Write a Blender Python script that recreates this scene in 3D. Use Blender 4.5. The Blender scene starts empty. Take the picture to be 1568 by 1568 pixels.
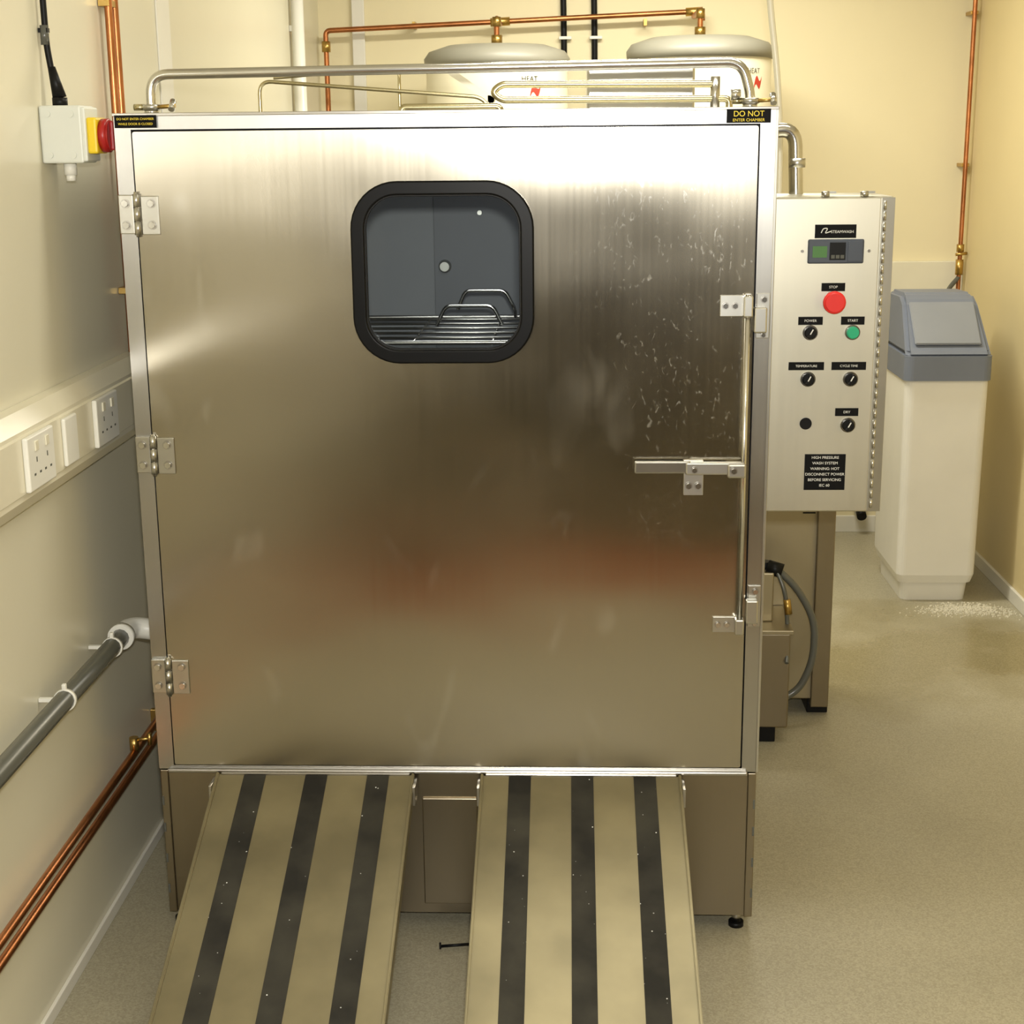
import bpy, bmesh, math, random
from mathutils import Vector, Matrix
random.seed(4)
S=bpy.context.scene
col=S.collection
try:
    S.view_settings.view_transform='Standard'
    S.view_settings.look='None'
except Exception: pass

# ---------------- materials ----------------
def mk(name):
    m=bpy.data.materials.new(name); m.use_nodes=True
    nt=m.node_tree; b=nt.nodes['Principled BSDF']
    return m,nt,b
def N(nt,t,**k):
    n=nt.nodes.new(t)
    for a,v in k.items():
        if hasattr(n,a): setattr(n,a,v)
        else: n.inputs[a].default_value=v
    return n
def coords(nt,scale=(1,1,1)):
    g=N(nt,'ShaderNodeNewGeometry')
    mp=N(nt,'ShaderNodeMapping'); mp.inputs['Scale'].default_value=scale
    nt.links.new(g.outputs['Position'],mp.inputs['Vector'])
    return mp.outputs['Vector']
def mat(name,c,rough=.5,metal=0,var=.08,scale=6,bump=0,bscale=60,**kw):
    m,nt,b=mk(name)
    v=coords(nt)
    n=N(nt,'ShaderNodeTexNoise'); n.inputs['Scale'].default_value=scale; n.inputs['Detail'].default_value=4
    nt.links.new(v,n.inputs['Vector'])
    r=N(nt,'ShaderNodeValToRGB')
    r.color_ramp.elements[0].position=.3; r.color_ramp.elements[1].position=.7
    r.color_ramp.elements[0].color=(*[x*(1-var) for x in c],1)
    r.color_ramp.elements[1].color=(*[min(1,x*(1+var)) for x in c],1)
    nt.links.new(n.outputs['Fac'],r.inputs['Fac']); nt.links.new(r.outputs['Color'],b.inputs['Base Color'])
    b.inputs['Roughness'].default_value=rough; b.inputs['Metallic'].default_value=metal
    if bump:
        n2=N(nt,'ShaderNodeTexNoise'); n2.inputs['Scale'].default_value=bscale
        nt.links.new(v,n2.inputs['Vector'])
        bp=N(nt,'ShaderNodeBump'); bp.inputs['Strength'].default_value=bump; bp.inputs['Distance'].default_value=.002
        nt.links.new(n2.outputs['Fac'],bp.inputs['Height']); nt.links.new(bp.outputs['Normal'],b.inputs['Normal'])
    for k,x in kw.items(): b.inputs[k.replace('_',' ')].default_value=x
    return m
def emis(name,c,s):
    m,nt,b=mk(name); b.inputs['Base Color'].default_value=(*c,1)
    b.inputs['Emission Color'].default_value=(*c,1); b.inputs['Emission Strength'].default_value=s
    return m

def steel(name,c=(.62,.59,.52),rough=.3,aniso=.8,dirt=False,wob=.25):
    m,nt,b=mk(name); L=nt.links.new
    v=coords(nt,(120,120,1.2))
    n=N(nt,'ShaderNodeTexNoise'); n.inputs['Scale'].default_value=1; n.inputs['Detail'].default_value=2; L(v,n.inputs['Vector'])
    v2=coords(nt,(1,1,1))
    n2=N(nt,'ShaderNodeTexNoise'); n2.inputs['Scale'].default_value=2.6; n2.inputs['Detail'].default_value=3; L(v2,n2.inputs['Vector'])
    mx=N(nt,'ShaderNodeMath',operation='MULTIPLY_ADD'); mx.inputs[1].default_value=.18; L(n.outputs['Fac'],mx.inputs[0])
    h2=N(nt,'ShaderNodeMath',operation='MULTIPLY'); h2.inputs[1].default_value=.82; L(n2.outputs['Fac'],h2.inputs[0]); L(h2.outputs[0],mx.inputs[2])
    mr=N(nt,'ShaderNodeMapRange'); mr.inputs['From Min'].default_value=.3; mr.inputs['From Max'].default_value=.7
    mr.inputs['To Min'].default_value=rough-.03; mr.inputs['To Max'].default_value=rough+.04
    L(mx.outputs[0],mr.inputs['Value']); L(mr.outputs[0],b.inputs['Roughness'])
    cr=N(nt,'ShaderNodeValToRGB'); e=cr.color_ramp.elements
    e[0].position=.35; e[1].position=.65
    e[0].color=(*[x*.94 for x in c],1); e[1].color=(*c,1)
    L(mx.outputs[0],cr.inputs['Fac']); outc=cr.outputs['Color']
    if dirt:
        # dried water splashes: small elongated flecks, only where the spray hit near the latch
        v3=coords(nt,(120,120,62))
        n3=N(nt,'ShaderNodeTexNoise'); n3.inputs['Scale'].default_value=1; n3.inputs['Detail'].default_value=3; n3.inputs['Distortion'].default_value=.8
        L(v3,n3.inputs['Vector'])
        g=N(nt,'ShaderNodeNewGeometry'); sx=N(nt,'ShaderNodeSeparateXYZ'); L(g.outputs['Position'],sx.inputs[0])
        a=N(nt,'ShaderNodeMapRange'); a.inputs['From Min'].default_value=-.02; a.inputs['From Max'].default_value=.16; L(sx.outputs['X'],a.inputs['Value'])
        z=N(nt,'ShaderNodeMapRange'); z.inputs['From Min'].default_value=.80; z.inputs['From Max'].default_value=1.25; L(sx.outputs['Z'],z.inputs['Value'])
        az=N(nt,'ShaderNodeMath',operation='MULTIPLY'); L(a.outputs[0],az.inputs[0]); L(z.outputs[0],az.inputs[1])
        n5=N(nt,'ShaderNodeTexNoise'); n5.inputs['Scale'].default_value=9; n5.inputs['Detail'].default_value=2; L(v2,n5.inputs['Vector'])
        cl=N(nt,'ShaderNodeMath',operation='MULTIPLY_ADD'); cl.inputs[1].default_value=.28; L(n5.outputs['Fac'],cl.inputs[0]); L(n3.outputs['Fac'],cl.inputs[2])
        t=N(nt,'ShaderNodeMapRange'); t.inputs['From Min'].default_value=.755; t.inputs['From Max'].default_value=.90; t.inputs['To Max'].default_value=.6; L(cl.outputs[0],t.inputs['Value'])
        tm=N(nt,'ShaderNodeMath',operation='MULTIPLY'); L(t.outputs[0],tm.inputs[0]); L(az.outputs[0],tm.inputs[1])
        # broad soft wipe smears over the whole leaf
        v6=coords(nt,(9,9,4)); n6=N(nt,'ShaderNodeTexNoise'); n6.inputs['Scale'].default_value=1; n6.inputs['Detail'].default_value=2; n6.inputs['Distortion'].default_value=.6; L(v6,n6.inputs['Vector'])
        t6=N(nt,'ShaderNodeMapRange'); t6.inputs['From Min'].default_value=.63; t6.inputs['From Max'].default_value=.8; t6.inputs['To Max'].default_value=.2; L(n6.outputs['Fac'],t6.inputs['Value'])
        ta=N(nt,'ShaderNodeMath',operation='MAXIMUM'); L(tm.outputs[0],ta.inputs[0]); L(t6.outputs[0],ta.inputs[1])
        mc=N(nt,'ShaderNodeMix',data_type='RGBA'); L(ta.outputs[0],mc.inputs[0]); L(outc,mc.inputs[6]); mc.inputs[7].default_value=(.9,.9,.86,1)
        outc=mc.outputs[2]
        mm=N(nt,'ShaderNodeMath',operation='MULTIPLY_ADD'); mm.inputs[1].default_value=-.6; mm.inputs[2].default_value=1; L(ta.outputs[0],mm.inputs[0]); L(mm.outputs[0],b.inputs['Metallic'])
    else: b.inputs['Metallic'].default_value=1
    L(outc,b.inputs['Base Color'])
    b.inputs['Anisotropic'].default_value=aniso
    tg=N(nt,'ShaderNodeTangent',direction_type='RADIAL',axis='Z'); L(tg.outputs[0],b.inputs['Tangent'])
    v4=coords(nt,(1,1,1.6)); n4=N(nt,'ShaderNodeTexNoise'); n4.inputs['Scale'].default_value=1.6; n4.inputs['Detail'].default_value=1; L(v4,n4.inputs['Vector'])
    bp=N(nt,'ShaderNodeBump'); bp.inputs['Strength'].default_value=wob; bp.inputs['Distance'].default_value=.03; L(n4.outputs['Fac'],bp.inputs['Height'])
    L(bp.outputs['Normal'],b.inputs['Normal'])
    return m

M={}
M['door']=steel('brushed_door_steel',c=(.455,.42,.34),rough=.215,aniso=.75,dirt=True,wob=.30)
M['steel']=steel('brushed_steel',c=(.46,.45,.42),rough=.3,aniso=.5,wob=.1)
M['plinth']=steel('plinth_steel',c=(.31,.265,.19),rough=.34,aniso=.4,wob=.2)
M['panel']=steel('panel_steel',c=(.56,.54,.45),rough=.42,aniso=.3,wob=.05)
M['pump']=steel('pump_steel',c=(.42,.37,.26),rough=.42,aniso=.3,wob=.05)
M['chrome']=mat('polished_steel',(.62,.61,.57),.18,1)
M['bolt']=mat('bolt_steel',(.45,.43,.39),.28,1)
M['hinge']=mat('hinge_steel',(.54,.53,.48),.3,1)
M['copper']=mat('copper',(.48,.19,.075),.32,1,var=.25,scale=14)
M['brass']=mat('brass',(.50,.33,.10),.33,1,var=.15)
M['tubebrass']=mat('tinted_steel_tube',(.56,.50,.30),.25,1)
M['rubber']=mat('black_rubber',(.004,.004,.004),.36,Specular_IOR_Level=.12)
M['black']=mat('black_plastic',(.006,.006,.006),.42,Specular_IOR_Level=.18)
M['label']=mat('label_black',(.004,.004,.004),.6,Specular_IOR_Level=.12)
M['blackpipe']=mat('dark_grey_pipe',(.095,.097,.082),.26)
M['white']=mat('white_plastic',(.78,.77,.70),.35,var=.03)
M['trunk']=mat('trunking_pvc',(.74,.70,.55),.26,var=.03)
M['greybox']=mat('isolator_grey',(.66,.68,.62),.4,var=.03)
M['yellow']=mat('yellow_plastic',(.80,.58,.02),.4)
M['red']=mat('red_plastic',(.38,.010,.010),.35)
M['estop']=mat('estop_red',(.68,.025,.02),.35)
M['green']=mat('green_button',(.02,.36,.18),.35)
M['lcd']=mat('green_lcd',(.05,.16,.03),.4)
M['disp']=mat('display_bezel',(.05,.06,.08),.4)
M['txtw']=mat('white_ink',(.75,.75,.7),.6)
M['txty']=mat('yellow_ink',(.9,.7,.05),.6)
M['softw']=mat('softener_white',(.76,.74,.67),.45,var=.03)
M['softg']=mat('softener_grey',(.155,.175,.22),.5,var=.05)
M['softlid']=mat('softener_lid',(.22,.235,.26),.5,var=.05)
M['cylw']=mat('cylinder_cream',(.78,.73,.55),.3,var=.02)
M['cylg']=mat('cylinder_cap_grey',(.26,.25,.20),.45,var=.05)
M['swoosh']=mat('red_logo',(.6,.05,.03),.5)
M['alu']=mat('ramp_aluminium',(.255,.222,.130),.40,.5,var=.24,scale=5,bump=.15,bscale=25)
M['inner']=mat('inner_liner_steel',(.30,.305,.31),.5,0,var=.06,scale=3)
M['inner2']=mat('inner_darker_tone',(.225,.23,.24),.5,0,var=.06,scale=3)
M['salt']=mat('salt',(.75,.71,.58),.7)
M['reflmat']=mat('reflection_mat_red',(.30,.095,.03),.8)
M['dark']=mat('reflection_door_dark',(.04,.03,.02),.6)
M['skirt']=mat('skirting',(.76,.74,.66),.4,var=.03)
M['wl']=mat('wall_left_cladding',(.70,.665,.52),.28,var=.03,scale=1.3)
M['wb']=mat('wall_back_paint',(.79,.71,.47),.6,var=.03,scale=1.3)
M['wr']=mat('wall_right_paint',(.72,.60,.33),.5,var=.04,scale=1.3)
M['wf']=mat('wall_front_darkened',(.12,.095,.06),.6,var=.1,scale=1.3)  # unseen wall coloured dark to deepen the reflections in the cabinet door
M['ceil']=mat('ceiling_paint',(.8,.78,.70),.8,var=.02)
M['tube_on']=emis('lamp_diffuser',(1,.97,.88),4)
m,nt,b=mk('window_glass'); L=nt.links.new
tb=N(nt,'ShaderNodeBsdfTransparent'); tb.inputs[0].default_value=(.86,.88,.88,1)
gb=N(nt,'ShaderNodeBsdfGlossy'); gb.inputs['Roughness'].default_value=.05
fr=N(nt,'ShaderNodeFresnel'); fr.inputs['IOR'].default_value=1.5
ms=N(nt,'ShaderNodeMixShader'); L(fr.outputs[0],ms.inputs[0]); L(tb.outputs[0],ms.inputs[1]); L(gb.outputs[0],ms.inputs[2])
L(ms.outputs[0],nt.nodes['Material Output'].inputs['Surface']); M['glass']=m
# grip strip with sparkles
m,nt,b=mk('grip_tape'); L=nt.links.new
vo=N(nt,'ShaderNodeTexVoronoi'); vo.inputs['Scale'].default_value=210; L(coords(nt),vo.inputs['Vector'])
sh=N(nt,'ShaderNodeSeparateColor'); L(vo.outputs['Color'],sh.inputs[0])
t=N(nt,'ShaderNodeMapRange'); t.inputs['From Min'].default_value=.985; t.inputs['From Max'].default_value=.998; L(sh.outputs[0],t.inputs['Value'])
dd=N(nt,'ShaderNodeMapRange'); dd.inputs['From Min'].default_value=.35; dd.inputs['From Max'].default_value=.2; L(vo.outputs['Distance'],dd.inputs['Value'])
mu=N(nt,'ShaderNodeMath',operation='MULTIPLY'); L(t.outputs[0],mu.inputs[0]); L(dd.outputs[0],mu.inputs[1])
nn=N(nt,'ShaderNodeTexNoise'); nn.inputs['Scale'].default_value=9; nn.inputs['Detail'].default_value=5; L(coords(nt),nn.inputs['Vector'])
cr=N(nt,'ShaderNodeValToRGB'); cr.color_ramp.elements[0].position=.35; cr.color_ramp.elements[1].position=.7; cr.color_ramp.elements[0].color=(.020,.019,.016,1); cr.color_ramp.elements[1].color=(.05,.047,.036,1); L(nn.outputs['Fac'],cr.inputs['Fac'])
mc=N(nt,'ShaderNodeMix',data_type='RGBA'); L(mu.outputs[0],mc.inputs[0]); L(cr.outputs['Color'],mc.inputs[6]); mc.inputs[7].default_value=(1,1,1,1)
L(mc.outputs[2],b.inputs['Base Color']); b.inputs['Roughness'].default_value=.75; b.inputs['Specular IOR Level'].default_value=.2; M['grip']=m
# floor
m,nt,b=mk('speckled_vinyl_floor'); L=nt.links.new
vo=N(nt,'ShaderNodeTexVoronoi'); vo.inputs['Scale'].default_value=300; L(coords(nt),vo.inputs['Vector'])
sh=N(nt,'ShaderNodeSeparateColor'); L(vo.outputs['Color'],sh.inputs[0])
cr=N(nt,'ShaderNodeValToRGB'); e=cr.color_ramp.elements
e[0].position=0; e[0].color=(.315,.285,.195,1); e[1].position=1; e[1].color=(.425,.39,.28,1)
L(sh.outputs[0],cr.inputs['Fac'])
n2=N(nt,'ShaderNodeTexNoise'); n2.inputs['Scale'].default_value=1.8; n2.inputs['Detail'].default_value=6; L(coords(nt),n2.inputs['Vector'])
g=N(nt,'ShaderNodeNewGeometry'); ds=N(nt,'ShaderNodeVectorMath',operation='DISTANCE'); ds.inputs[1].default_value=(1.15,4.68,0); 
L(g.outputs['Position'],ds.inputs[0])
w=N(nt,'ShaderNodeMath',operation='MULTIPLY_ADD'); w.inputs[1].default_value=1.3; L(n2.outputs['Fac'],w.inputs[0]); L(ds.outputs['Value'],w.inputs[2])
wm=N(nt,'ShaderNodeMapRange'); wm.inputs['From Min'].default_value=1.14; wm.inputs['From Max'].default_value=.90; L(w.outputs[0],wm.inputs['Value'])
mc=N(nt,'ShaderNodeMix',data_type='RGBA'); L(wm.outputs[0],mc.inputs[0]); L(cr.outputs['Color'],mc.inputs[6])
dk=N(nt,'ShaderNodeMix',data_type='RGBA',blend_type='MULTIPLY'); dk.inputs[0].default_value=1; L(cr.outputs['Color'],dk.inputs[6]); dk.inputs[7].default_value=(.76,.72,.58,1)
L(dk.outputs[2],mc.inputs[7])
vr=N(nt,'ShaderNodeMapRange'); vr.inputs['From Min'].default_value=.3; vr.inputs['From Max'].default_value=.7; vr.inputs['To Min'].default_value=.88; vr.inputs['To Max'].default_value=1.05; L(n2.outputs['Fac'],vr.inputs['Value'])
fm=N(nt,'ShaderNodeVectorMath',operation='SCALE'); L(mc.outputs[2],fm.inputs[0]); L(vr.outputs[0],fm.inputs['Scale'])
L(fm.outputs[0],b.inputs['Base Color'])
rr=N(nt,'ShaderNodeMapRange'); rr.inputs['To Min'].default_value=.42; rr.inputs['To Max'].default_value=.22; L(wm.outputs[0],rr.inputs['Value']); L(rr.outputs[0],b.inputs['Roughness'])
M['floor']=m

# ---------------- geometry helpers ----------------
def empty(name,loc=(0,0,0)):
    o=bpy.data.objects.new(name,None); o.location=loc; o.empty_display_size=.1; col.objects.link(o); return o
def link(name,me,m,parent=None,smooth=False):
    o=bpy.data.objects.new(name,me); col.objects.link(o)
    if m: me.materials.append(M[m] if isinstance(m,str) else m)
    if smooth:
        for p in me.polygons: p.use_smooth=True
    if parent:
        o.parent=parent; o.matrix_parent_inverse=Matrix.Translation(parent.location).inverted()
    return o
def box(name,lo,hi,m,parent=None,bev=0,seg=2,rot=None):
    bm=bmesh.new(); bmesh.ops.create_cube(bm,size=1)
    lo=Vector(lo);hi=Vector(hi);c=(lo+hi)/2;s=hi-lo
    for v in bm.verts: v.co=Vector((v.co.x*s.x,v.co.y*s.y,v.co.z*s.z))
    if bev: bmesh.ops.bevel(bm,geom=bm.edges[:],offset=bev,segments=seg,affect='EDGES',profile=.5)
    me=bpy.data.meshes.new(name)
    if rot: bmesh.ops.rotate(bm,cent=(0,0,0),matrix=rot,verts=bm.verts)
    bmesh.ops.translate(bm,vec=c,verts=bm.verts)
    bm.to_mesh(me); bm.free()
    return link(name,me,m,parent)
def cyl(name,p0,p1,r,m,parent=None,r2=None,seg=24,bev=0):
    p0=Vector(p0);p1=Vector(p1);d=p1-p0
    bm=bmesh.new(); bmesh.ops.create_cone(bm,cap_ends=True,segments=seg,radius1=r,radius2=r if r2 is None else r2,depth=d.length)
    if bev:
        es=[e for e in bm.edges if abs(e.verts[0].co.z-e.verts[1].co.z)<1e-6]
        bmesh.ops.bevel(bm,geom=es,offset=bev,segments=3,affect='EDGES')
    q=Vector((0,0,1)).rotation_difference(d.normalized()).to_matrix()
    bmesh.ops.rotate(bm,cent=(0,0,0),matrix=q,verts=bm.verts)
    bmesh.ops.translate(bm,vec=(p0+p1)/2,verts=bm.verts)
    me=bpy.data.meshes.new(name)
    for f in bm.faces: f.smooth=len(f.verts)==4
    bm.to_mesh(me); bm.free()
    return link(name,me,m,parent)
def lathe(name,prof,c,m,parent=None,seg=48,smooth=True):
    bm=bmesh.new(); rings=[]
    for r,z in prof:
        rings.append([bm.verts.new((c[0]+r*math.cos(2*math.pi*i/seg),c[1]+r*math.sin(2*math.pi*i/seg),c[2]+z)) for i in range(seg)])
    for a,b2 in zip(rings,rings[1:]):
        for i in range(seg):
            bm.faces.new((a[i],a[(i+1)%seg],b2[(i+1)%seg],b2[i]))
    bm.faces.new(rings[0][::-1]); bm.faces.new(rings[-1])
    bmesh.ops.recalc_face_normals(bm,faces=bm.faces)
    me=bpy.data.meshes.new(name); bm.to_mesh(me); bm.free()
    return link(name,me,m,parent,smooth)
def fillet(pts,rad):
    pts=[Vector(p) for p in pts]; out=[pts[0]]
    for i in range(1,len(pts)-1):
        a=(pts[i-1]-pts[i]);b=(pts[i+1]-pts[i]); r=min(rad,a.length*.49,b.length*.49)
        A=pts[i]+a.normalized()*r;B=pts[i]+b.normalized()*r
        for k in range(9):
            t=k/8; out.append(A*(1-t)**2+pts[i]*2*t*(1-t)+B*t*t)
    out.append(pts[-1]); return out
def tomesh(cu,name,m,parent,smooth):
    o=bpy.data.objects.new(name,cu); col.objects.link(o)
    dg=bpy.context.evaluated_depsgraph_get(); dg.update()
    me=bpy.data.meshes.new_from_object(o.evaluated_get(dg))
    bpy.data.objects.remove(o)
    me.materials.clear()
    return link(name,me,m,parent,smooth)
def tube(name,pts,r,m,parent=None,rad=.03):
    pts=fillet(pts,rad) if len(pts)>2 else [Vector(p) for p in pts]
    cu=bpy.data.curves.new(name,'CURVE'); cu.dimensions='3D'; cu.bevel_depth=r; cu.bevel_resolution=4; cu.use_fill_caps=True
    sp=cu.splines.new('POLY'); sp.points.add(len(pts)-1)
    for i,p in enumerate(pts): sp.points[i].co=(*p,1)
    return tomesh(cu,name,m,parent,True)
def rrect(x0,z0,x1,z1,r,n=10):
    if r<=0: return [(x0,z0),(x1,z0),(x1,z1),(x0,z1)]
    o=[]
    for cx,cz,a0 in((x1-r,z0+r,-90),(x1-r,z1-r,0),(x0+r,z1-r,90),(x0+r,z0+r,180)):
        for k in range(n+1):
            a=math.radians(a0+90*k/n); o.append((cx+r*math.cos(a),cz+r*math.sin(a)))
    return o
def plate(name,loops,y,th,m,parent=None,bev=0):
    """flat plate in the xz plane, facing -y, front at y, thickness th, loops[0] outer, others holes"""
    cu=bpy.data.curves.new(name,'CURVE'); cu.dimensions='2D'; cu.fill_mode='BOTH'; cu.extrude=th/2; cu.bevel_depth=bev
    for lp in loops:
        sp=cu.splines.new('POLY'); sp.points.add(len(lp)-1)
        for i,(a,b2) in enumerate(lp): sp.points[i].co=(a,b2,0,1)
        sp.use_cyclic_u=True
    o=tomesh(cu,name,m,parent,False)
    me=o.data
    for v in me.vertices: v.co=Vector((v.co.x,y+th/2-v.co.z,v.co.y))
    bm=bmesh.new(); bm.from_mesh(me); bmesh.ops.recalc_face_normals(bm,faces=bm.faces); bm.to_mesh(me); bm.free()
    return o
def text(name,body,x,z,y,size,m,parent):
    cu=bpy.data.curves.new(name,'FONT'); cu.body=body; cu.size=size; cu.align_x='CENTER'; cu.align_y='CENTER'; cu.extrude=.0001
    o=tomesh(cu,name,m,parent,False)
    for v in o.data.vertices: v.co=Vector((v.co.x+x,y-v.co.z,v.co.y+z))
    return o
def sweep_profile(name,prof,x0,x1,m,parent=None,bev=0):
    """prof list of (y,z) extruded along x"""
    bm=bmesh.new(); a=[bm.verts.new((x0,p[0],p[1])) for p in prof]; b2=[bm.verts.new((x1,p[0],p[1])) for p in prof]
    n=len(prof); bm.faces.new(a); bm.faces.new(b2[::-1])
    for i in range(n): bm.faces.new((a[i],b2[i],b2[(i+1)%n],a[(i+1)%n]))
    bmesh.ops.recalc_face_normals(bm,faces=bm.faces)
    if bev: bmesh.ops.bevel(bm,geom=bm.edges[:],offset=bev,segments=3,affect='EDGES')
    me=bpy.data.meshes.new(name); bm.to_mesh(me); bm.free(); return link(name,me,m,parent)

# ---------------- room ----------------
XL,XR,YB,YF,H=-.985,1.59,6.2,-2.2,2.6
box('floor',(XL-.1,YF-.1,-.1),(XR+.1,YB+.1,0),'floor')
box('ceiling',(XL-.1,YF-.1,H),(XR+.1,YB+.1,H+.1),'ceil')
box('wall_left',(XL-.1,YF,0),(XL,YB,H),'wl')
box('wall_right',(XR,YF,0),(XR+.1,YB,H),'wr')
box('wall_back',(XL-.1,YB,0),(XR+.1,YB+.1,H),'wb')
box('wall_front',(XL-.1,YF-.1,0),(XR+.1,YF,H),'wf')
box('baseboard_left',(XL,YF,0),(XL+.008,YB,.028),'skirt',bev=.002)
box('baseboard_right',(XR-.012,YF,0),(XR,YB,.05),'skirt',bev=.002)
box('baseboard_back',(XL,YB-.012,0),(XR,YB,.07),'skirt',bev=.002)
d=empty('reflection_door',(.3,YF,0))  # made-up door behind the camera, a dark mass for the steel to reflect
box('door_leaf',(-.3,YF,0),(.9,YF+.04,2.0),'dark',d,bev=.003)
box('door_frame_head',(-.36,YF,2.0),(.96,YF+.05,2.06),'skirt',d)
box('door_handle',(-.22,YF+.04,1.0),(-.1,YF+.08,1.02),'chrome',d)
box('reflection_mat',(-.95,-.35,.0),(.80,.66,.012),'reflmat',bev=.004)  # unseen mat, added so the steel door reflects a reddish band
box('trim_1',(XL,3.74,.0),(XL+.004,3.86,H),'skirt',bev=.001)
box('trim_2',(XR-.05-.25,YB-.03,1.0),(XR,YB,1.13),'trunk',bev=.004)
box('trim_3',(-.85,YB-.02,0.07),(-.80,YB,H),'skirt',bev=.003)
for i,yy in enumerate((.6,3.0,5.0)):
    l=empty('ceiling_light_fixture' if i==0 else 'ceiling_light_fixture.%03d'%i,(.3,yy,H))
    box('housing',(-.3,yy-.12,H-.05),(.9,yy+.12,H),'white',l,bev=.006)
    box('diffuser',(-.28,yy-.10,H-.062),(.88,yy+.10,H-.05),'tube_on',l,bev=.004)

# ---------------- wash cabinet ----------------
Y0=2.87
X0,X1,Z0,Z1=-.847,.385,.035,1.672
YC=3.95
cab=empty('steel_wash_cabinet',(-.23,3.4,0))
DX0,DX1,DZ0,DZ1=-.812,.350,.374,1.641
WX0,WX1,WZ0,WZ1=-.408,-.064,1.206,1.547
plate('front_frame',[rrect(X0,.362,X1,Z1,.002,2),rrect(DX0-.004,DZ0-.004,DX1+.004,DZ1+.004,0)[::-1]],Y0,.03,'steel',cab)
plate('door_gasket',[rrect(DX0-.02,DZ0-.02+.008,DX1+.02,DZ1+.02,0),rrect(DX0+.02,DZ0+.02,DX1-.02,DZ1-.02,0)[::-1]],Y0+.012,.01,'rubber',cab)
plate('door_skin',[rrect(DX0,DZ0,DX1,DZ1,.004,3),rrect(WX0+.012,WZ0+.012,WX1-.012,WZ1-.012,.075)[::-1]],Y0-.006,.012,'door',cab)
plate('window_gasket',[rrect(WX0+.003,WZ0+.003,WX1-.003,WZ1-.003,.085),rrect(WX0+.022,WZ0+.022,WX1-.022,WZ1-.022,.066)[::-1]],Y0-.013,.010,'rubber',cab,bev=.0035)
plate('window_gasket_lip',[rrect(WX0+.020,WZ0+.020,WX1-.020,WZ1-.020,.068),rrect(WX0+.027,WZ0+.027,WX1-.027,WZ1-.027,.061)[::-1]],Y0-.009,.012,'black',cab,bev=.001)
plate('window_pane',[rrect(WX0+.022,WZ0+.022,WX1-.022,WZ1-.022,.062)],Y0+.0,.004,'glass',cab)
box('side_left',(X0,Y0+.031,Z0),(X0+.02,YC,Z1-.001),'steel',cab)
box('side_right',(X1-.02,Y0+.031,Z0),(X1,YC,Z1-.001),'steel',cab)
box('top',(X0+.02,Y0+.031,Z1-.02),(X1-.02,YC,Z1-.001),'steel',cab)
box('rear',(X0+.02,YC-.02,Z0),(X1-.02,YC,Z1-.02),'inner',cab)
box('rear_dark_section',(-.345,YC-.028,.35),(X1-.031,YC-.0205,Z1-.021),'inner2',cab,bev=.001)  # right part of the chamber rear, in a darker tone
box('chamber_floor',(X0+.02,Y0+.031,.33),(X1-.02,YC-.02,.35),'inner',cab)
box('liner_left',(X0+.021,Y0+.031,.35),(X0+.03,YC-.021,Z1-.021),'inner',cab)
box('liner_right',(X1-.03,Y0+.031,.35),(X1-.021,YC-.021,Z1-.021),'inner',cab)
box('top_lip',(X0-.002,Y0-.004,Z1-.003),(X1+.002,Y0+.03,Z1+.003),'bolt',cab,bev=.001)
box('edge_strip_right',(X1-.003,Y0-.003,.362),(X1+.002,Y0+.03,Z1),'hinge',cab,bev=.0008)
# plinth
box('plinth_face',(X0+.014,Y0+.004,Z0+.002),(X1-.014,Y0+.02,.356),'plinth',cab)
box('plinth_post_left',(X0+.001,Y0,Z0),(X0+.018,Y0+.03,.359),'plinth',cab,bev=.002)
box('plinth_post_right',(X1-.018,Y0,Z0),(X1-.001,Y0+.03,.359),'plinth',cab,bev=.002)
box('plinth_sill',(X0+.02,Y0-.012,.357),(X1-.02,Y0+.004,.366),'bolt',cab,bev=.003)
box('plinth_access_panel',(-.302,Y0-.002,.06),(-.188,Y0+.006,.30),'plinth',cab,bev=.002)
for i,z in enumerate((.08,.15,.22,.28)):
    box('weld_l%d'%i,(X0+.002,Y0-.001,z),(X0+.006,Y0+.002,z+.02),'blackpipe',cab)
    box('weld_r%d'%i,(X1-.006,Y0-.001,z),(X1-.002,Y0+.002,z+.02),'blackpipe',cab)
for i,(fx,fy) in enumerate(((X0+.02,Y0+.03),(X1-.03,Y0+.03),(X0+.02,YC-.05),(X1-.03,YC-.05))):
    cyl('foot_stem%d'%i,(fx,fy,.01),(fx,fy,Z0+.002),.009,'bolt',cab)
    cyl('foot_pad%d'%i,(fx,fy,0),(fx,fy,.010),.016,'black',cab)
def bolt(x,z,y,p,r=.0065):
    cyl('washer',(x,y,z),(x,y-.0015,z),r*1.35,'bolt',p,seg=16)
    cyl('bolt_head',(x,y,z),(x,y-.006,z),r,'chrome',p,seg=6)
for i,z in enumerate((1.49,1.027,.568)):
    yb=Y0-.006
    box('hinge%d_frame_leaf'%i,(DX0-.034,yb-.004,z-.036),(DX0-.006,yb+.006,z+.036),'hinge',cab,bev=.0015)
    box('hinge%d_door_leaf'%i,(DX0+.008,yb-.004,z-.038),(DX0+.042,yb,z+.034),'hinge',cab,bev=.0015)
    for k in range(3):
        cyl('hinge%d_knuckle%d'%(i,k),(DX0+.001,yb-.006,z-.038+k*.026),(DX0+.001,yb-.006,z-.014+k*.026),.0065,'hinge',cab)
    cyl('hinge%d_pin'%i,(DX0+.001,yb-.006,z-.042),(DX0+.001,yb-.006,z+.042),.004,'chrome',cab)
    for dz in (-.02,.02):
        bolt(DX0-.021,z+dz,yb-.004,cab); bolt(DX0+.028,z+dz,yb-.004,cab)
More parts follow.
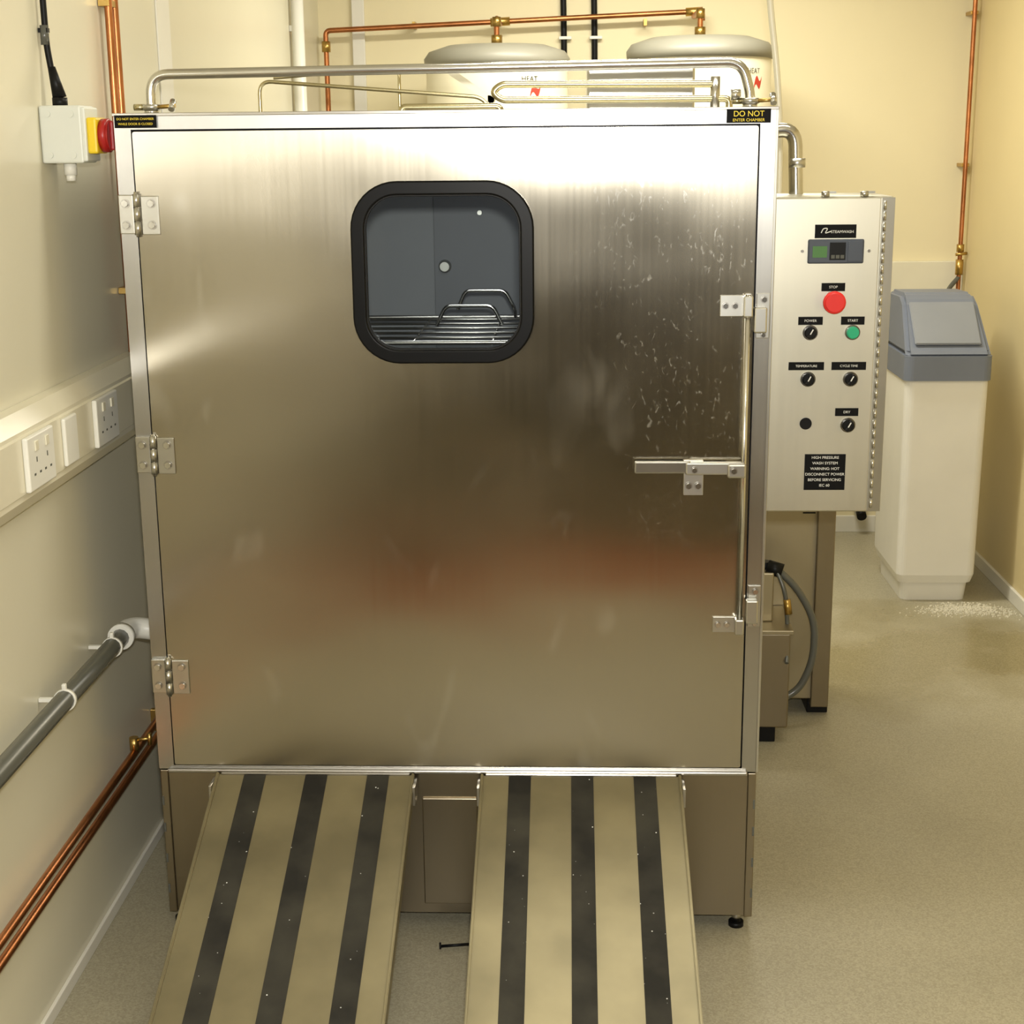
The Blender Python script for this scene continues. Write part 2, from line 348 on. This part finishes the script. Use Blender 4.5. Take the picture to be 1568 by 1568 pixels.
# latch rod
yl=Y0-.022
cyl('latch_rod',(.338,yl,.665),(.338,yl,1.335),.0055,'chrome',cab)
for nm,z0,z1,kz0,kz1 in (('upper',1.292,1.332,1.25,1.335),('lower',.665,.697,.675,.76)):
    box(nm+'_rod_guide',(.287,Y0-.010,z0),(.331,Y0-.006,z1),'hinge',cab,bev=.001)
    box(nm+'_rod_clip',(.329,yl-.008,z0),(.347,Y0-.006,z1),'hinge',cab,bev=.003)
    bolt(.297,(z0+z1)/2,Y0-.010,cab,.005); bolt(.315,(z0+z1)/2,Y0-.010,cab,.005)
    box(nm+'_keeper_plate',(.356,Y0-.004,kz0),(.381,Y0,kz1),'hinge',cab,bev=.001)
    box(nm+'_keeper_block',(.350,yl-.004,kz0+.012),(.374,Y0-.004,kz0+.06),'hinge',cab,bev=.003)
    bolt(.370,kz1-.012,Y0-.004,cab,.005); bolt(.370,kz0+.006,Y0-.004,cab,.004)
box('latch_handle_bar',(.128,yl-.006,.992),(.236,yl+.002,1.016),'steel',cab,bev=.003)
box('latch_handle_arm',(.226,yl-.010,.990),(.338,yl+.004,1.014),'hinge',cab,bev=.003)
box('latch_handle_boss',(.306,yl-.014,.984),(.342,yl+.006,1.012),'hinge',cab,bev=.004)
box('latch_bracket',(.224,Y0-.014,.946),(.262,Y0-.006,1.014),'hinge',cab,bev=.001)
bolt(.318,.999,yl-.014,cab,.0055)
for bx in(.234,.252): bolt(bx,.965,Y0-.014,cab,.0055)
bolt(.243,1.0,yl-.010,cab,.005)
for nm,xa,xb,za,zb in (('warning_label_a',X0+.003,X0+.082,1.648,1.671),('warning_label_b',.291,.372,1.646,1.671)):
    box(nm,(xa,Y0-.0055,za),(xb,Y0-.004,zb),'label',cab)
text('label_text_a1','DO NOT ENTER CHAMBER',X0+.0425,1.664,Y0-.006,.0058,'txty',cab)
text('label_text_a2','WHILE DOOR IS CLOSED',X0+.0425,1.655,Y0-.006,.0058,'txty',cab)
text('label_text_b1','DO NOT',.3315,1.662,Y0-.006,.014,'txty',cab)
text('label_text_b2','ENTER CHAMBER',.3315,1.651,Y0-.006,.0075,'txty',cab)
# interior rack
rk=cab
zz=1.207; y1,y2=3.15,3.62
tube('rack_rim',[(-.60,y1,zz),(.12,y1,zz),(.12,y2,zz),(-.60,y2,zz),(-.60,y1,zz)],.005,'bolt',rk,.02)
for i in range(5):
    y=y1+.08+i*.085; cyl('rack_wire_h%d'%i,(-.60,y,zz),(.12,y,zz),.003,'bolt',rk,seg=8)
for i in range(4):
    x=-.5+i*.17; cyl('rack_wire_v%d'%i,(x,y1,zz-.004),(x,y2,zz-.004),.0025,'bolt',rk,seg=8)
for x in (-.60,.12):
    for y in (y1,y2): cyl('rack_leg',(x,y,.35),(x,y,zz),.006,'bolt',rk,seg=10)
tube('rack_handle_a',[(-.302,3.45,zz),(-.280,3.45,1.252),(-.172,3.45,1.252),(-.150,3.45,zz)],.0045,'chrome',rk,.015)
tube('rack_handle_b',[(-.262,3.58,1.23),(-.243,3.58,1.274),(-.149,3.58,1.274),(-.126,3.58,1.23),(-.126,3.62,zz)],.0045,'chrome',rk,.015)
cyl('spray_nozzle',(-.318,YC-.028,1.304),(-.318,YC-.045,1.304),.017,'hinge',rk,r2=.012)
cyl('spray_nozzle_small',(-.226,YC-.028,1.44),(-.226,YC-.04,1.44),.006,'hinge',rk)
yt=2.95
tube('overhead_tube',[(-.795,yt,Z1),(-.795,yt,1.747),(.327,yt,1.757),(.343,yt,1.70),(.343,yt,Z1)],.0095,'chrome',cab,.045)
for x in (-.795,.343):
    cyl('tube_clamp',(x,yt,1.682),(x,yt,1.692),.017,'hinge',cab); cyl('tube_base',(x,yt,Z1),(x,yt,1.684),.014,'chrome',cab)
    cyl('clamp_screw',(x+.012,yt-.006,1.687),(x+.048,yt-.01,1.689),.004,'brass',cab); cyl('clamp_wing',(x+.042,yt-.018,1.682),(x+.042,yt,1.698),.006,'chrome',cab)
    cyl('clamp_ear',(x-.034,yt,1.687),(x-.014,yt,1.687),.006,'tubebrass',cab)
cyl('tube_union',(.306,yt-.004,1.698),(.324,yt-.004,1.698),.010,'chrome',cab)
tube('roof_tube_left',[(-.715,3.6,Z1-.002),(-.715,3.6,1.758),(-.195,3.6,1.716),(-.17,3.6,Z1-.002)],.0045,'tubebrass',cab,.03)
tube('roof_manifold',[(.31,3.3,1.730),(-.14,3.3,1.734),(-.16,3.3,1.718),(-.14,3.3,1.702),(.34,3.3,1.700),(.34,3.3,Z1-.002)],.0075,'tubebrass',cab,.012)
cyl('manifold_stub',(.31,3.3,1.745),(.31,3.3,Z1-.002),.01,'chrome',cab)
tube('roof_tube_low',[(-.37,3.45,Z1-.002),(-.37,3.45,1.692),(-.15,3.45,1.692),(-.15,3.45,Z1-.002)],.008,'tubebrass',cab,.02)
tube('roof_tube_post',[(-.40,3.7,Z1-.002),(-.40,3.7,1.79),(-.70,3.7,1.768)],.004,'tubebrass',cab,.01)
box('roof_bracket',(-.29,3.6,1.735),(-.16,3.64,1.75),'trunk',cab,rot=Matrix.Rotation(.6,3,'Y'))
box('roof_bracket_leg',(-.185,3.6,Z1-.002),(-.17,3.64,1.72),'trunk',cab)
box('blower_housing',(.045,3.7,Z1-.002),(.30,3.93,1.79),'hinge',cab,bev=.006)

# ---------------- control panel ----------------
cp=empty('control_panel_box',(.52,3.0,1.2))
PX0,PX1,PZ0,PZ1,PY=.404,.636,.877,1.507,3.0
box('enclosure',(PX0,PY,PZ0),(PX1-.004,PY+.2,PZ1),'panel',cp,bev=.004)
box('door_face',(PX0,PY-.004,PZ0+.003),(.606,PY+.002,PZ1-.003),'panel',cp,bev=.001)
box('mounting_flange',(.3855,PY+.05,.95),(PX0,PY+.15,1.45),'panel',cp)
box('piano_hinge_leaf',(.609,PY-.003,PZ0+.002),(.634,PY+.001,PZ1-.002),'hinge',cp,bev=.0005)
for i in range(30):
    z=PZ0+.01+i*.0205
    cyl('hinge_knuckle%d'%i,(.6145,PY-.004,z),(.6145,PY-.004,z+.017),.003,'chrome',cp,seg=10)
for x in (.50,.575):
    cyl('top_clip',(x,PY+.004,PZ1),(x,PY+.004,PZ1+.010),.008,'hinge',cp); box('top_clip_arm',(x,PY,PZ1+.006),(x+.02,PY+.01,PZ1+.010),'hinge',cp)
PF=PY-.004
def lab(x,z,w,h,txt=None,s=.007):
    box('label_plate',(x-w/2,PF-.0012,z-h/2),(x+w/2,PF,z+h/2),'label',cp)
    if txt: text('label_text',txt,x,z,PF-.0014,s,'txtw',cp)
lab(.521,1.441,.080,.026)
tube('logo_swirl',[(.493,PF-.0015,1.438),(.497,PF-.0015,1.447),(.506,PF-.0015,1.447),(.500,PF-.0015,1.437),(.512,PF-.0015,1.441)],.0009,'txtw',cp,.004)
text('logo_text','STEAMWASH',.534,1.440,PF-.0014,.0075,'txtw',cp)
box('display_bezel',(.468,PF-.006,1.379),(.577,PF,1.426),'disp',cp,bev=.003)
box('display_lcd',(.477,PF-.007,1.391),(.505,PF-.005,1.413),'lcd',cp)
box('display_keypad',(.510,PF-.007,1.386),(.541,PF-.005,1.420),'black',cp)
box('display_side',(.545,PF-.008,1.383),(.574,PF-.005,1.422),'disp',cp,bev=.001)
for k in range(3): box('display_key%d'%k,(.513+k*.009,PF-.009,1.389),(.520+k*.009,PF-.006,1.396),'blackpipe',cp)
for x in(.458,.587): cyl('screw',(x,PF,1.403),(x,PF-.003,1.403),.003,'bolt',cp,seg=12)
lab(.521,1.333,.046,.016,'STOP')
cyl('estop_collar',(.521,PF,1.305),(.521,PF-.012,1.305),.013,'black',cp)
cyl('estop_button',(.521,PF-.012,1.305),(.521,PF-.028,1.305),.022,'estop',cp,bev=.004)
lab(.479,1.267,.048,.016,'POWER'); lab(.562,1.267,.046,.016,'START')
lab(.474,1.177,.070,.016,'TEMPERATURE',.0065); lab(.558,1.177,.068,.016,'CYCLE TIME',.0065); lab(.558,1.084,.046,.016,'DRY')
def knob(x,z,c='black'):
    cyl('switch_ring',(x,PF,z),(x,PF-.004,z),.015,'chrome',cp)
    cyl('switch_body',(x,PF-.003,z),(x,PF-.012,z),.012,c,cp,bev=.002)
    if c=='black':
        box('switch_lever',(x-.004,PF-.022,z-.011),(x+.004,PF-.010,z+.011),'black',cp,bev=.002,rot=Matrix.Rotation(.5,3,'Y'))
        box('switch_mark',(x-.001,PF-.0228,z-.002),(x+.001,PF-.021,z+.009),'txtw',cp,rot=Matrix.Rotation(.5,3,'Y'))
knob(.479,1.244); knob(.562,1.244,'green'); knob(.478,1.151); knob(.562,1.151); knob(.561,1.058)
cyl('blanking_plug',(.477,PF,1.061),(.477,PF-.004,1.061),.012,'black',cp,bev=.001)
lab(.519,.961,.082,.074)
for i,t_ in enumerate(('HIGH PRESSURE','WASH SYSTEM','WARNING: HOT','DISCONNECT POWER','BEFORE SERVICING','IEC 60')):
    text('nameplate_line%d'%i,t_,.519,.991-i*.0115,PF-.0014,.0078,'txtw',cp)
# pedestal behind panel
pd=empty('pump_pedestal',(.6,4.1,0))
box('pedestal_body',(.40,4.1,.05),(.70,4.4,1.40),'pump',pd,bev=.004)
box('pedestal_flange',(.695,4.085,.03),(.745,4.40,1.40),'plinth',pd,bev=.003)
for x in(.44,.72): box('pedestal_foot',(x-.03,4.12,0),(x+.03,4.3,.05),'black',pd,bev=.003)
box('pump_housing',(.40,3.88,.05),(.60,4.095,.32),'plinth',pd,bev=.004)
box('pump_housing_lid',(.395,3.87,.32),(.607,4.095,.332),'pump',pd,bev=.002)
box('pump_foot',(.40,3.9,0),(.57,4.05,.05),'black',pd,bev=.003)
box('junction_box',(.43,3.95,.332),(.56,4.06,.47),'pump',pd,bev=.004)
cyl('junction_knob',(.50,3.95,.43),(.50,3.93,.43),.012,'chrome',pd)
cyl('hose_gland',(.545,3.98,.48),(.585,3.97,.47),.020,'black',pd)
cyl('gland_post',(.54,4.0,.46),(.54,4.0,.49),.016,'black',pd)
tube('flex_hose',[(.57,3.97,.475),(.62,3.96,.43),(.675,3.95,.34),(.675,3.95,.22),(.64,3.96,.13),(.58,3.95,.10)],.010,'blackpipe',pd,.09)
tube('drip_hose',[(.57,3.96,.47),(.59,3.94,.42),(.60,3.93,.30),(.59,3.87,.24)],.006,'blackpipe',pd,.03)
cyl('brass_union',(.594,3.936,.40),(.600,3.93,.36),.010,'brass',pd)
box('pedestal_label',(.655,4.0985,.60),(.69,4.1005,.604),'black',pd)
ee=empty('exhaust_elbow_pipe',(.46,3.3,1.6))
tube('elbow_tube',[(.384,3.16,1.625),(.46,3.16,1.640),(.466,3.16,1.505)],.0145,'chrome',ee,.055)
cyl('elbow_collar',(.466,3.16,1.56),(.466,3.16,1.578),.017,'hinge',ee)
# ---------------- ramps ----------------
def ramp(name,xa):
    e=empty(name,(xa+.204,2.4,0)); W=.409
    yA,zA=Y0-.016,.357; yB=1.93
    sl=(.357-.012)/(yA-yB)
    def pr(y0,y1,t0,t1):
        return [(y0,zA-(yA-y0)*sl+t0),(y1,zA-(yA-y1)*sl+t0),(y1,zA-(yA-y1)*sl+t1),(y0,zA-(yA-y0)*sl+t1)]
    sweep_profile('deck',pr(yB,yA,-.010,0),xa+.004,xa+W-.004,'alu',e)
    for x in (xa,xa+W-.006):
        sweep_profile('side_lip',pr(yB,yA,-.030,.006),x,x+.006,'alu',e,bev=.0015)
    for x in (xa+.058,xa+.185,xa+.312):
        sweep_profile('grip_strip',pr(yB+.02,yA-.004,0,.0022),x,x+.045,'grip',e)
    for x in (xa+.036,xa+.163,xa+.290,xa+.118,xa+.245):
        sweep_profile('under_rib',pr(yB+.08,yA-.05,-.03,-.010),x,x+.008,'alu',e)
    box('hook_lip',(xa+.01,yA-.002,zA-.006),(xa+W-.01,Y0-.0125,zA+.004),'bolt',e,bev=.001)
    box('toe_plate',(xa,yB-.05,0),(xa+W,yB+.01,.010),'alu',e,bev=.002)
    for x in(xa-.006,xa+W): box('hook_ear',(x,yA-.05,zA-.045),(x+.006,yA,zA-.004),'bolt',e,bev=.001)
ramp('loading_ramp',-.724); ramp('loading_ramp.001',-.179)

# ---------------- hot water cylinders ----------------
YP=6.12
def heater(name,x,zt,la,zp):
    e=empty(name,(x,5.8,0)); R=.262
    lathe('jacket',[(R-.01,.03),(R,.04),(R,zt-.08),(R-.004,zt-.075)],(x,5.8,0),'cylw',e,64)
    lathe('cap',[(R+.006,zt-.085),(R+.008,zt-.055),(R-.01,zt-.03),(R*.7,zt-.008),(.05,zt),(.01,zt)],(x,5.8,0),'cylg',e,64)
    lathe('foot_ring',[(R-.03,0),(R-.03,.04)],(x,5.8,0),'black',e,48)
    cyl('inlet_nut',(x,5.8,zt-.002),(x,5.8,zt+.03),.02,'brass',e,seg=8)
    tube('inlet_pipe',[(x,5.8,zt),(x,5.8,zp),(x,YP-.018,zp)],.010,'copper',e,.02)
    cyl('inlet_elbow',(x,5.8,zp-.03),(x,5.8,zp+.004),.016,'brass',e)
    bm=bmesh.new(); lo=[];hi=[]
    for i in range(10):
        t=i/9; a_=-1.57+la+.02*i; c=zt-.20+.05*t+.02*math.sin(t*6); w=.014*math.sin(math.pi*(t*.9+.05))+.002
        r=R+.001
        lo.append(bm.verts.new((x+r*math.cos(a_),5.8+r*math.sin(a_),c-w))); hi.append(bm.verts.new((x+r*math.cos(a_),5.8+r*math.sin(a_),c+w)))
    for i in range(9): bm.faces.new((lo[i],lo[i+1],hi[i+1],hi[i]))
    me=bpy.data.meshes.new('logo_swoosh'); bm.to_mesh(me); bm.free(); link('logo_swoosh',me,'swoosh',e)
    o=text('logo_letters','HEAT',0,0,0,.026,'blackpipe',e)
    for v in o.data.vertices:
        a_=-1.57+la+v.co.x/R; v.co=Vector((x+(R+.002)*math.cos(a_),5.8+(R+.002)*math.sin(a_),zt-.135+v.co.z))
heater('hot_water_cylinder',-.262,1.965,.50,2.055); heater('hot_water_cylinder.001',.485,1.985,.74,2.075)
pp=empty('copper_supply_pipe',(0,YP,2.05))
tube('main_run',[(-.945,YP,1.3),(-.945,YP,2.04),(.52,YP,2.095),(.52,YP,2.06)],.010,'copper',pp,.02)
cyl('tee_fitting',(-.30,YP,2.063),(-.225,YP,2.067),.016,'brass',pp)
cyl('elbow_nut_b',(-.945,YP,1.96),(-.945,YP,2.0),.017,'brass',pp)
cyl('elbow_nut_c',(.455,YP,2.092),(.52,YP,2.095),.016,'brass',pp)
for x in(-.6,.3): box('pipe_clip',(x-.006,YP,2.045),(x+.006,YB-.001,2.07),'brass',pp)
for i,x in enumerate((-.015,.105)):
    c=empty('black_power_cable' if i==0 else 'black_power_cable.001',(x,6.18,2.2))
    tube('cable',[(x-.01,YB-.014,H-.02),(x,YB-.014,2.0),(x+.004,YB-.014,1.0)],.012,'black',c,.1)
    for z in(2.0,2.2): box('cable_clip',(x-.02,YB-.029,z),(x+.03,YB-.001,z+.012),'white',c,bev=.002)
wp=empty('white_flexible_conduit',(.56,4.2,1.9))
tube('conduit',[(.49,4.2,H),(.528,4.2,2.0),(.560,4.2,1.78),(.573,4.2,1.60),(.573,4.2,1.40)],.0085,'trunk',wp,.15)
vp=empty('white_soil_pipe',(-.95,5.5,1)); cyl('pipe',(-.955,5.55,0),(-.955,5.55,H),.022,'white',vp); 
for z in(.6,2.0): box('pipe_clip',(XL+.001,5.54,z),(-.955,5.56,z+.02),'white',vp)
rp=empty('copper_riser_pipe',(1.555,6.12,1.7))
tube('riser',[(1.56,6.12,H),(1.56,6.12,1.02)],.009,'copper',rp)
cyl('stop_valve_body',(1.56,6.12,1.08),(1.56,6.12,1.14),.015,'brass',rp); cyl('stop_valve_handle',(1.54,6.11,1.16),(1.585,6.11,1.165),.006,'brass',rp)
cyl('compression_nut',(1.56,6.12,1.17),(1.56,6.12,1.20),.015,'brass',rp,seg=8)
tube('braided_hose',[(1.56,6.12,1.07),(1.52,6.1,1.03),(1.48,6.0,.99),(1.42,5.75,.96),(1.40,5.66,.95)],.009,'blackpipe',rp,.04)
for z in(1.5,2.07): box('riser_clip',(1.545,6.12,z),(1.575,YB-.001,z+.014),'brass',rp,bev=.002)

# ---------------- water softener ----------------
ws=empty('water_softener',(1.30,5.4,0))
def hull(name,secs,m,parent,r=.03,n=6):
    """stack of rounded rect sections (x0,y0,x1,y1,z)"""
    bm=bmesh.new(); rings=[]
    for x0,y0,x1,y1,z in secs: rings.append([bm.verts.new((a_,b_,z)) for a_,b_ in rrect(x0,y0,x1,y1,r,n)])
    k=len(rings[0])
    for a_,b_ in zip(rings,rings[1:]):
        for i in range(k): bm.faces.new((a_[i],a_[(i+1)%k],b_[(i+1)%k],b_[i]))
    bm.faces.new(rings[0][::-1]); bm.faces.new(rings[-1])
    bmesh.ops.recalc_face_normals(bm,faces=bm.faces)
    me=bpy.data.meshes.new(name); bm.to_mesh(me); bm.free()
    return link(name,me,m,parent,False)
hull('cabinet_base',[(1.195,5.225,1.425,5.60,0),(1.190,5.215,1.43,5.61,.07)],'softw',ws)
hull('cabinet_body',[(1.180,5.205,1.44,5.62,.07),(1.172,5.195,1.448,5.63,.10),(1.165,5.19,1.452,5.64,.80)],'softw',ws)
hull('salt_bin_band',[(1.158,5.18,1.458,5.645,.80),(1.158,5.18,1.458,5.645,.885)],'softg',ws)
bm=bmesh.new()
prof=[(5.18,.885),(5.645,.885),(5.645,1.04),(5.61,1.075),(5.42,1.080),(5.36,1.055),(5.20,.90)]
ins=[0,0,.004,.018,.018,.012,0]
a=[bm.verts.new((1.163+ins[i],p[0],p[1])) for i,p in enumerate(prof)]
b2=[bm.verts.new((1.453-ins[i],p[0],p[1])) for i,p in enumerate(prof)]
n=len(prof); bm.faces.new(a); bm.faces.new(b2[::-1])
for i in range(n): bm.faces.new((a[i],b2[i],b2[(i+1)%n],a[(i+1)%n]))
bmesh.ops.recalc_face_normals(bm,faces=bm.faces); bmesh.ops.bevel(bm,geom=bm.edges[:],offset=.015,segments=4,affect='EDGES')
me=bpy.data.meshes.new('hopper_top'); bm.to_mesh(me); bm.free(); link('hopper_top',me,'softg',ws)
sweep_profile('hopper_lid',[(5.215,.918),(5.35,1.049),(5.345,1.056),(5.208,.925)],1.195,1.42,'softlid',ws,bev=.003)
bm=bmesh.new()
for i in range(900):
    a_=random.gauss(0,1);b_=random.gauss(0,1)
    x=1.40+a_*.085;y=5.12+b_*.035 - .02*abs(a_)
    if y>5.19 and 1.17<x<1.45 or x>1.57: continue
    s=random.uniform(.002,.005)
    mt=Matrix.Translation((x,y,s*.4))@Matrix.Rotation(random.random()*3,4,'Z')@Matrix.Scale(s,4)
    bmesh.ops.create_cube(bm,size=1,matrix=mt)
me=bpy.data.meshes.new('spilled_salt'); bm.to_mesh(me); bm.free(); link('spilled_salt',me,'salt')
dv=empty('drain_outlet',(1.2,6.18,.1)); cyl('outlet_elbow',(1.22,YB-.001,.13),(1.22,YB-.06,.10),.025,'white',dv); cyl('outlet_cap',(1.22,YB-.06,.10),(1.22,YB-.09,.085),.02,'black',dv)

# ---------------- left wall things ----------------
iso=empty('isolator_switch',(-.94,2.9,1.63))
box('switch_box',(XL+.001,2.86,1.585),(-.905,2.945,1.69),'greybox',iso,bev=.004)
box('switch_cover',(-.908,2.862,1.588),(-.898,2.943,1.687),'greybox',iso,bev=.003)
for z in(1.600,1.675):
    cyl('cover_screw',(-.925,2.861,z),(-.925,2.857,z),.007,'greybox',iso)
    cyl('box_screw',(-.968,2.861,z),(-.968,2.857,z),.006,'greybox',iso)
box('dial_plate',(-.899,2.868,1.602),(-.880,2.935,1.668),'yellow',iso,bev=.004)
cyl('dial',(-.881,2.90,1.635),(-.862,2.90,1.635),.031,'red',iso,bev=.003)
box('dial_grip',(-.864,2.893,1.608),(-.856,2.907,1.662),'red',iso,bev=.003)
cyl('bottom_gland',(-.945,2.9,1.563),(-.945,2.9,1.587),.012,'white',iso)
cyl('bottom_gland_tip',(-.945,2.9,1.552),(-.945,2.9,1.565),.009,'white',iso)
cyl('cable_gland_nut',(-.955,2.9,1.689),(-.955,2.9,1.705),.014,'black',iso)
cyl('cable_gland_boot',(-.955,2.9,1.705),(-.966,2.9,1.76),.013,'black',iso,r2=.007)
tube('cable',[(-.966,2.9,1.75),(-.972,2.9,1.80),(-.974,2.9,H)],.006,'black',iso,.02)
cyl('cable_sleeve',(-.974,2.9,1.80),(-.974,2.9,1.835),.008,'blackpipe',iso)
box('cable_cleat',(XL+.001,2.894,1.822),(-.966,2.906,1.83),'black',iso)
tr=empty('dado_trunking',(-.96,3,1.1))
def ysweep(name,prof,y0,y1,m,parent,bev=0):
    bm=bmesh.new(); a=[bm.verts.new((p[0],y0,p[1])) for p in prof]; b2=[bm.verts.new((p[0],y1,p[1])) for p in prof]
    n=len(prof); bm.faces.new(a); bm.faces.new(b2[::-1])
    for i in range(n): bm.faces.new((a[i],b2[i],b2[(i+1)%n],a[(i+1)%n]))
    bmesh.ops.recalc_face_normals(bm,faces=bm.faces)
    me=bpy.data.meshes.new(name); bm.to_mesh(me); bm.free(); return link(name,me,m,parent)
XF=-.937
ysweep('trunking_body',[(XL+.001,.995),(XF-.02,.995),(XF-.004,1.02),(XF-.004,1.14),(XF-.02,1.170),(XL+.001,1.170)],YF+.05,5.4,'trunk',tr)
ysweep('trunking_lid',[(XF-.004,1.03),(XF,1.033),(XF,1.130),(XF-.004,1.133)],YF+.05,5.4,'trunk',tr)
for nm,ya,yb in(('socket_a',2.50,2.635),('socket_b',2.89,3.03)):
    box(nm+'_plate',(XF,ya,1.034),(XF+.010,yb,1.130),'white',tr,bev=.003)
    for k in range(2):
        c=ya+(yb-ya)*(.3+.4*k)
        box(nm+'_rocker%d'%k,(XF+.010,c-.008,1.102),(XF+.013,c+.008,1.12),'trunk',tr,bev=.001)
        box(nm+'_earth%d'%k,(XF+.0098,c-.002,1.082),(XF+.0105,c+.002,1.091),'blackpipe',tr)
        for s in(-1,1): box(nm+'_pin%d%d'%(k,s),(XF+.0098,c+s*.014-.004,1.060),(XF+.0105,c+s*.014+.004,1.064),'blackpipe',tr)
box('data_plate',(XF,2.705,1.037),(XF+.008,2.775,1.127),'white',tr,bev=.003)
wpz=empty('waste_pipe',(-.945,2.5,.6)); PXc=-.935
tube('pipe_run',[(PXc,YF+.3,.612),(PXc,2.98,.618)],.019,'blackpipe',wpz)
tube('white_elbow',[(PXc,2.965,.618),(PXc,3.03,.618),(-.86,3.05,.600)],.023,'white',wpz,.03)
cyl('elbow_ring',(PXc,2.955,.618),(PXc,2.975,.618),.027,'white',wpz)
for y in(.9,1.9,2.60,2.9):
    cyl('pipe_ring',(PXc,y-.005,.6165),(PXc,y+.005,.6165),.021,'white',wpz); box('ring_stem',(XL+.001,y-.004,.613),(PXc-.015,y+.004,.620),'white',wpz)
    box('ring_cap',(PXc-.004,y-.005,.636),(PXc+.004,y+.005,.648),'white',wpz,bev=.002)
lc=empty('copper_low_pipes',(-.95,2.5,.3))
tube('pipe_hot',[(-.955,YF+.3,.316),(-.955,4.5,.318)],.0085,'copper',lc)
tube('pipe_cold',[(-.955,YF+.3,.280),(-.955,4.5,.282)],.0085,'copper',lc)
for y in(.8,2.0,3.3,4.3): box('saddle_clip',(XL+.001,y-.007,.272),(-.948,y+.007,.325),'brass',lc,bev=.001)
cyl('valve_body',(-.955,3.06,.318),(-.955,3.06,.352),.010,'brass',lc); cyl('valve_lever',(-.955,3.06,.346),(-.915,3.06,.350),.004,'brass',lc)
cyl('valve_nut',(-.92,3.06,.335),(-.92,3.06,.362),.005,'brass',lc,seg=8)
vc=empty('copper_riser_pair',(-.96,3.3,2))
for y in(3.29,3.335):
    tube('riser',[(-.965,y,1.172),(-.965,y,H)],.0085,'copper',vc)
for z in(1.3,1.9): box('riser_clip',(XL+.001,3.28,z),(-.96,3.345,z+.014),'brass',vc,bev=.001)
fs=empty('floor_screw',(-.22,2.79,0)); cyl('shank',(-.262,2.79,.006),(-.20,2.80,.006),.003,'black',fs,seg=10); cyl('screw_head',(-.266,2.7895,.007),(-.262,2.79,.007),.007,'black',fs,seg=12)

# ---------------- lights ----------------
def area(name,loc,rot,sx,sy,p,c):
    l=bpy.data.lights.new(name,'AREA'); l.shape='RECTANGLE'; l.size=sx; l.size_y=sy; l.energy=p; l.color=c
    o=bpy.data.objects.new(name,l); o.location=loc; o.rotation_euler=rot; col.objects.link(o); return o
WARM=(1,.955,.83)
for i,yy in enumerate((.6,3.0,5.0)):
    area('ceiling_lamp_light_%d'%i,(.3,yy,H-.075),(0,0,0),1.1,.18,(4,11,38)[i],WARM)
area('camera_flash_light',(.02,-.02,1.72),(math.radians(84),0,math.radians(2)),.07,.05,54,(1,.975,.92))
area('chamber_fill_light',(-.2,3.3,1.63),(0,0,0),.4,.1,2.0,(.95,.98,1))  # added fill that brightens the chamber, not a fitted lamp
w=bpy.data.worlds.new('world'); S.world=w; w.use_nodes=True; w.node_tree.nodes['Background'].inputs[0].default_value=(.9,.85,.7,1); w.node_tree.nodes['Background'].inputs[1].default_value=.15

# ---------------- camera ----------------
pitch=math.radians(13.9); yaw=math.radians(2.2); a=math.radians(.56)
fh=Vector((-math.sin(yaw),math.cos(yaw),0)); r0=Vector((math.cos(yaw),math.sin(yaw),0))
fw=fh*math.cos(pitch)+Vector((0,0,-math.sin(pitch))); u0=r0.cross(fw)
r=r0*math.cos(a)-u0*math.sin(a); u=u0*math.cos(a)+r0*math.sin(a)
cd=bpy.data.cameras.new('camera'); cd.sensor_width=36; cd.sensor_fit='HORIZONTAL'; cd.lens=36*2303/1568; cd.clip_start=.05
co=bpy.data.objects.new('camera',cd); col.objects.link(co)
mw=Matrix((( r.x,u.x,-fw.x,0),(r.y,u.y,-fw.y,0),(r.z,u.z,-fw.z,1.62),(0,0,0,1)))
co.matrix_world=mw
S.camera=co
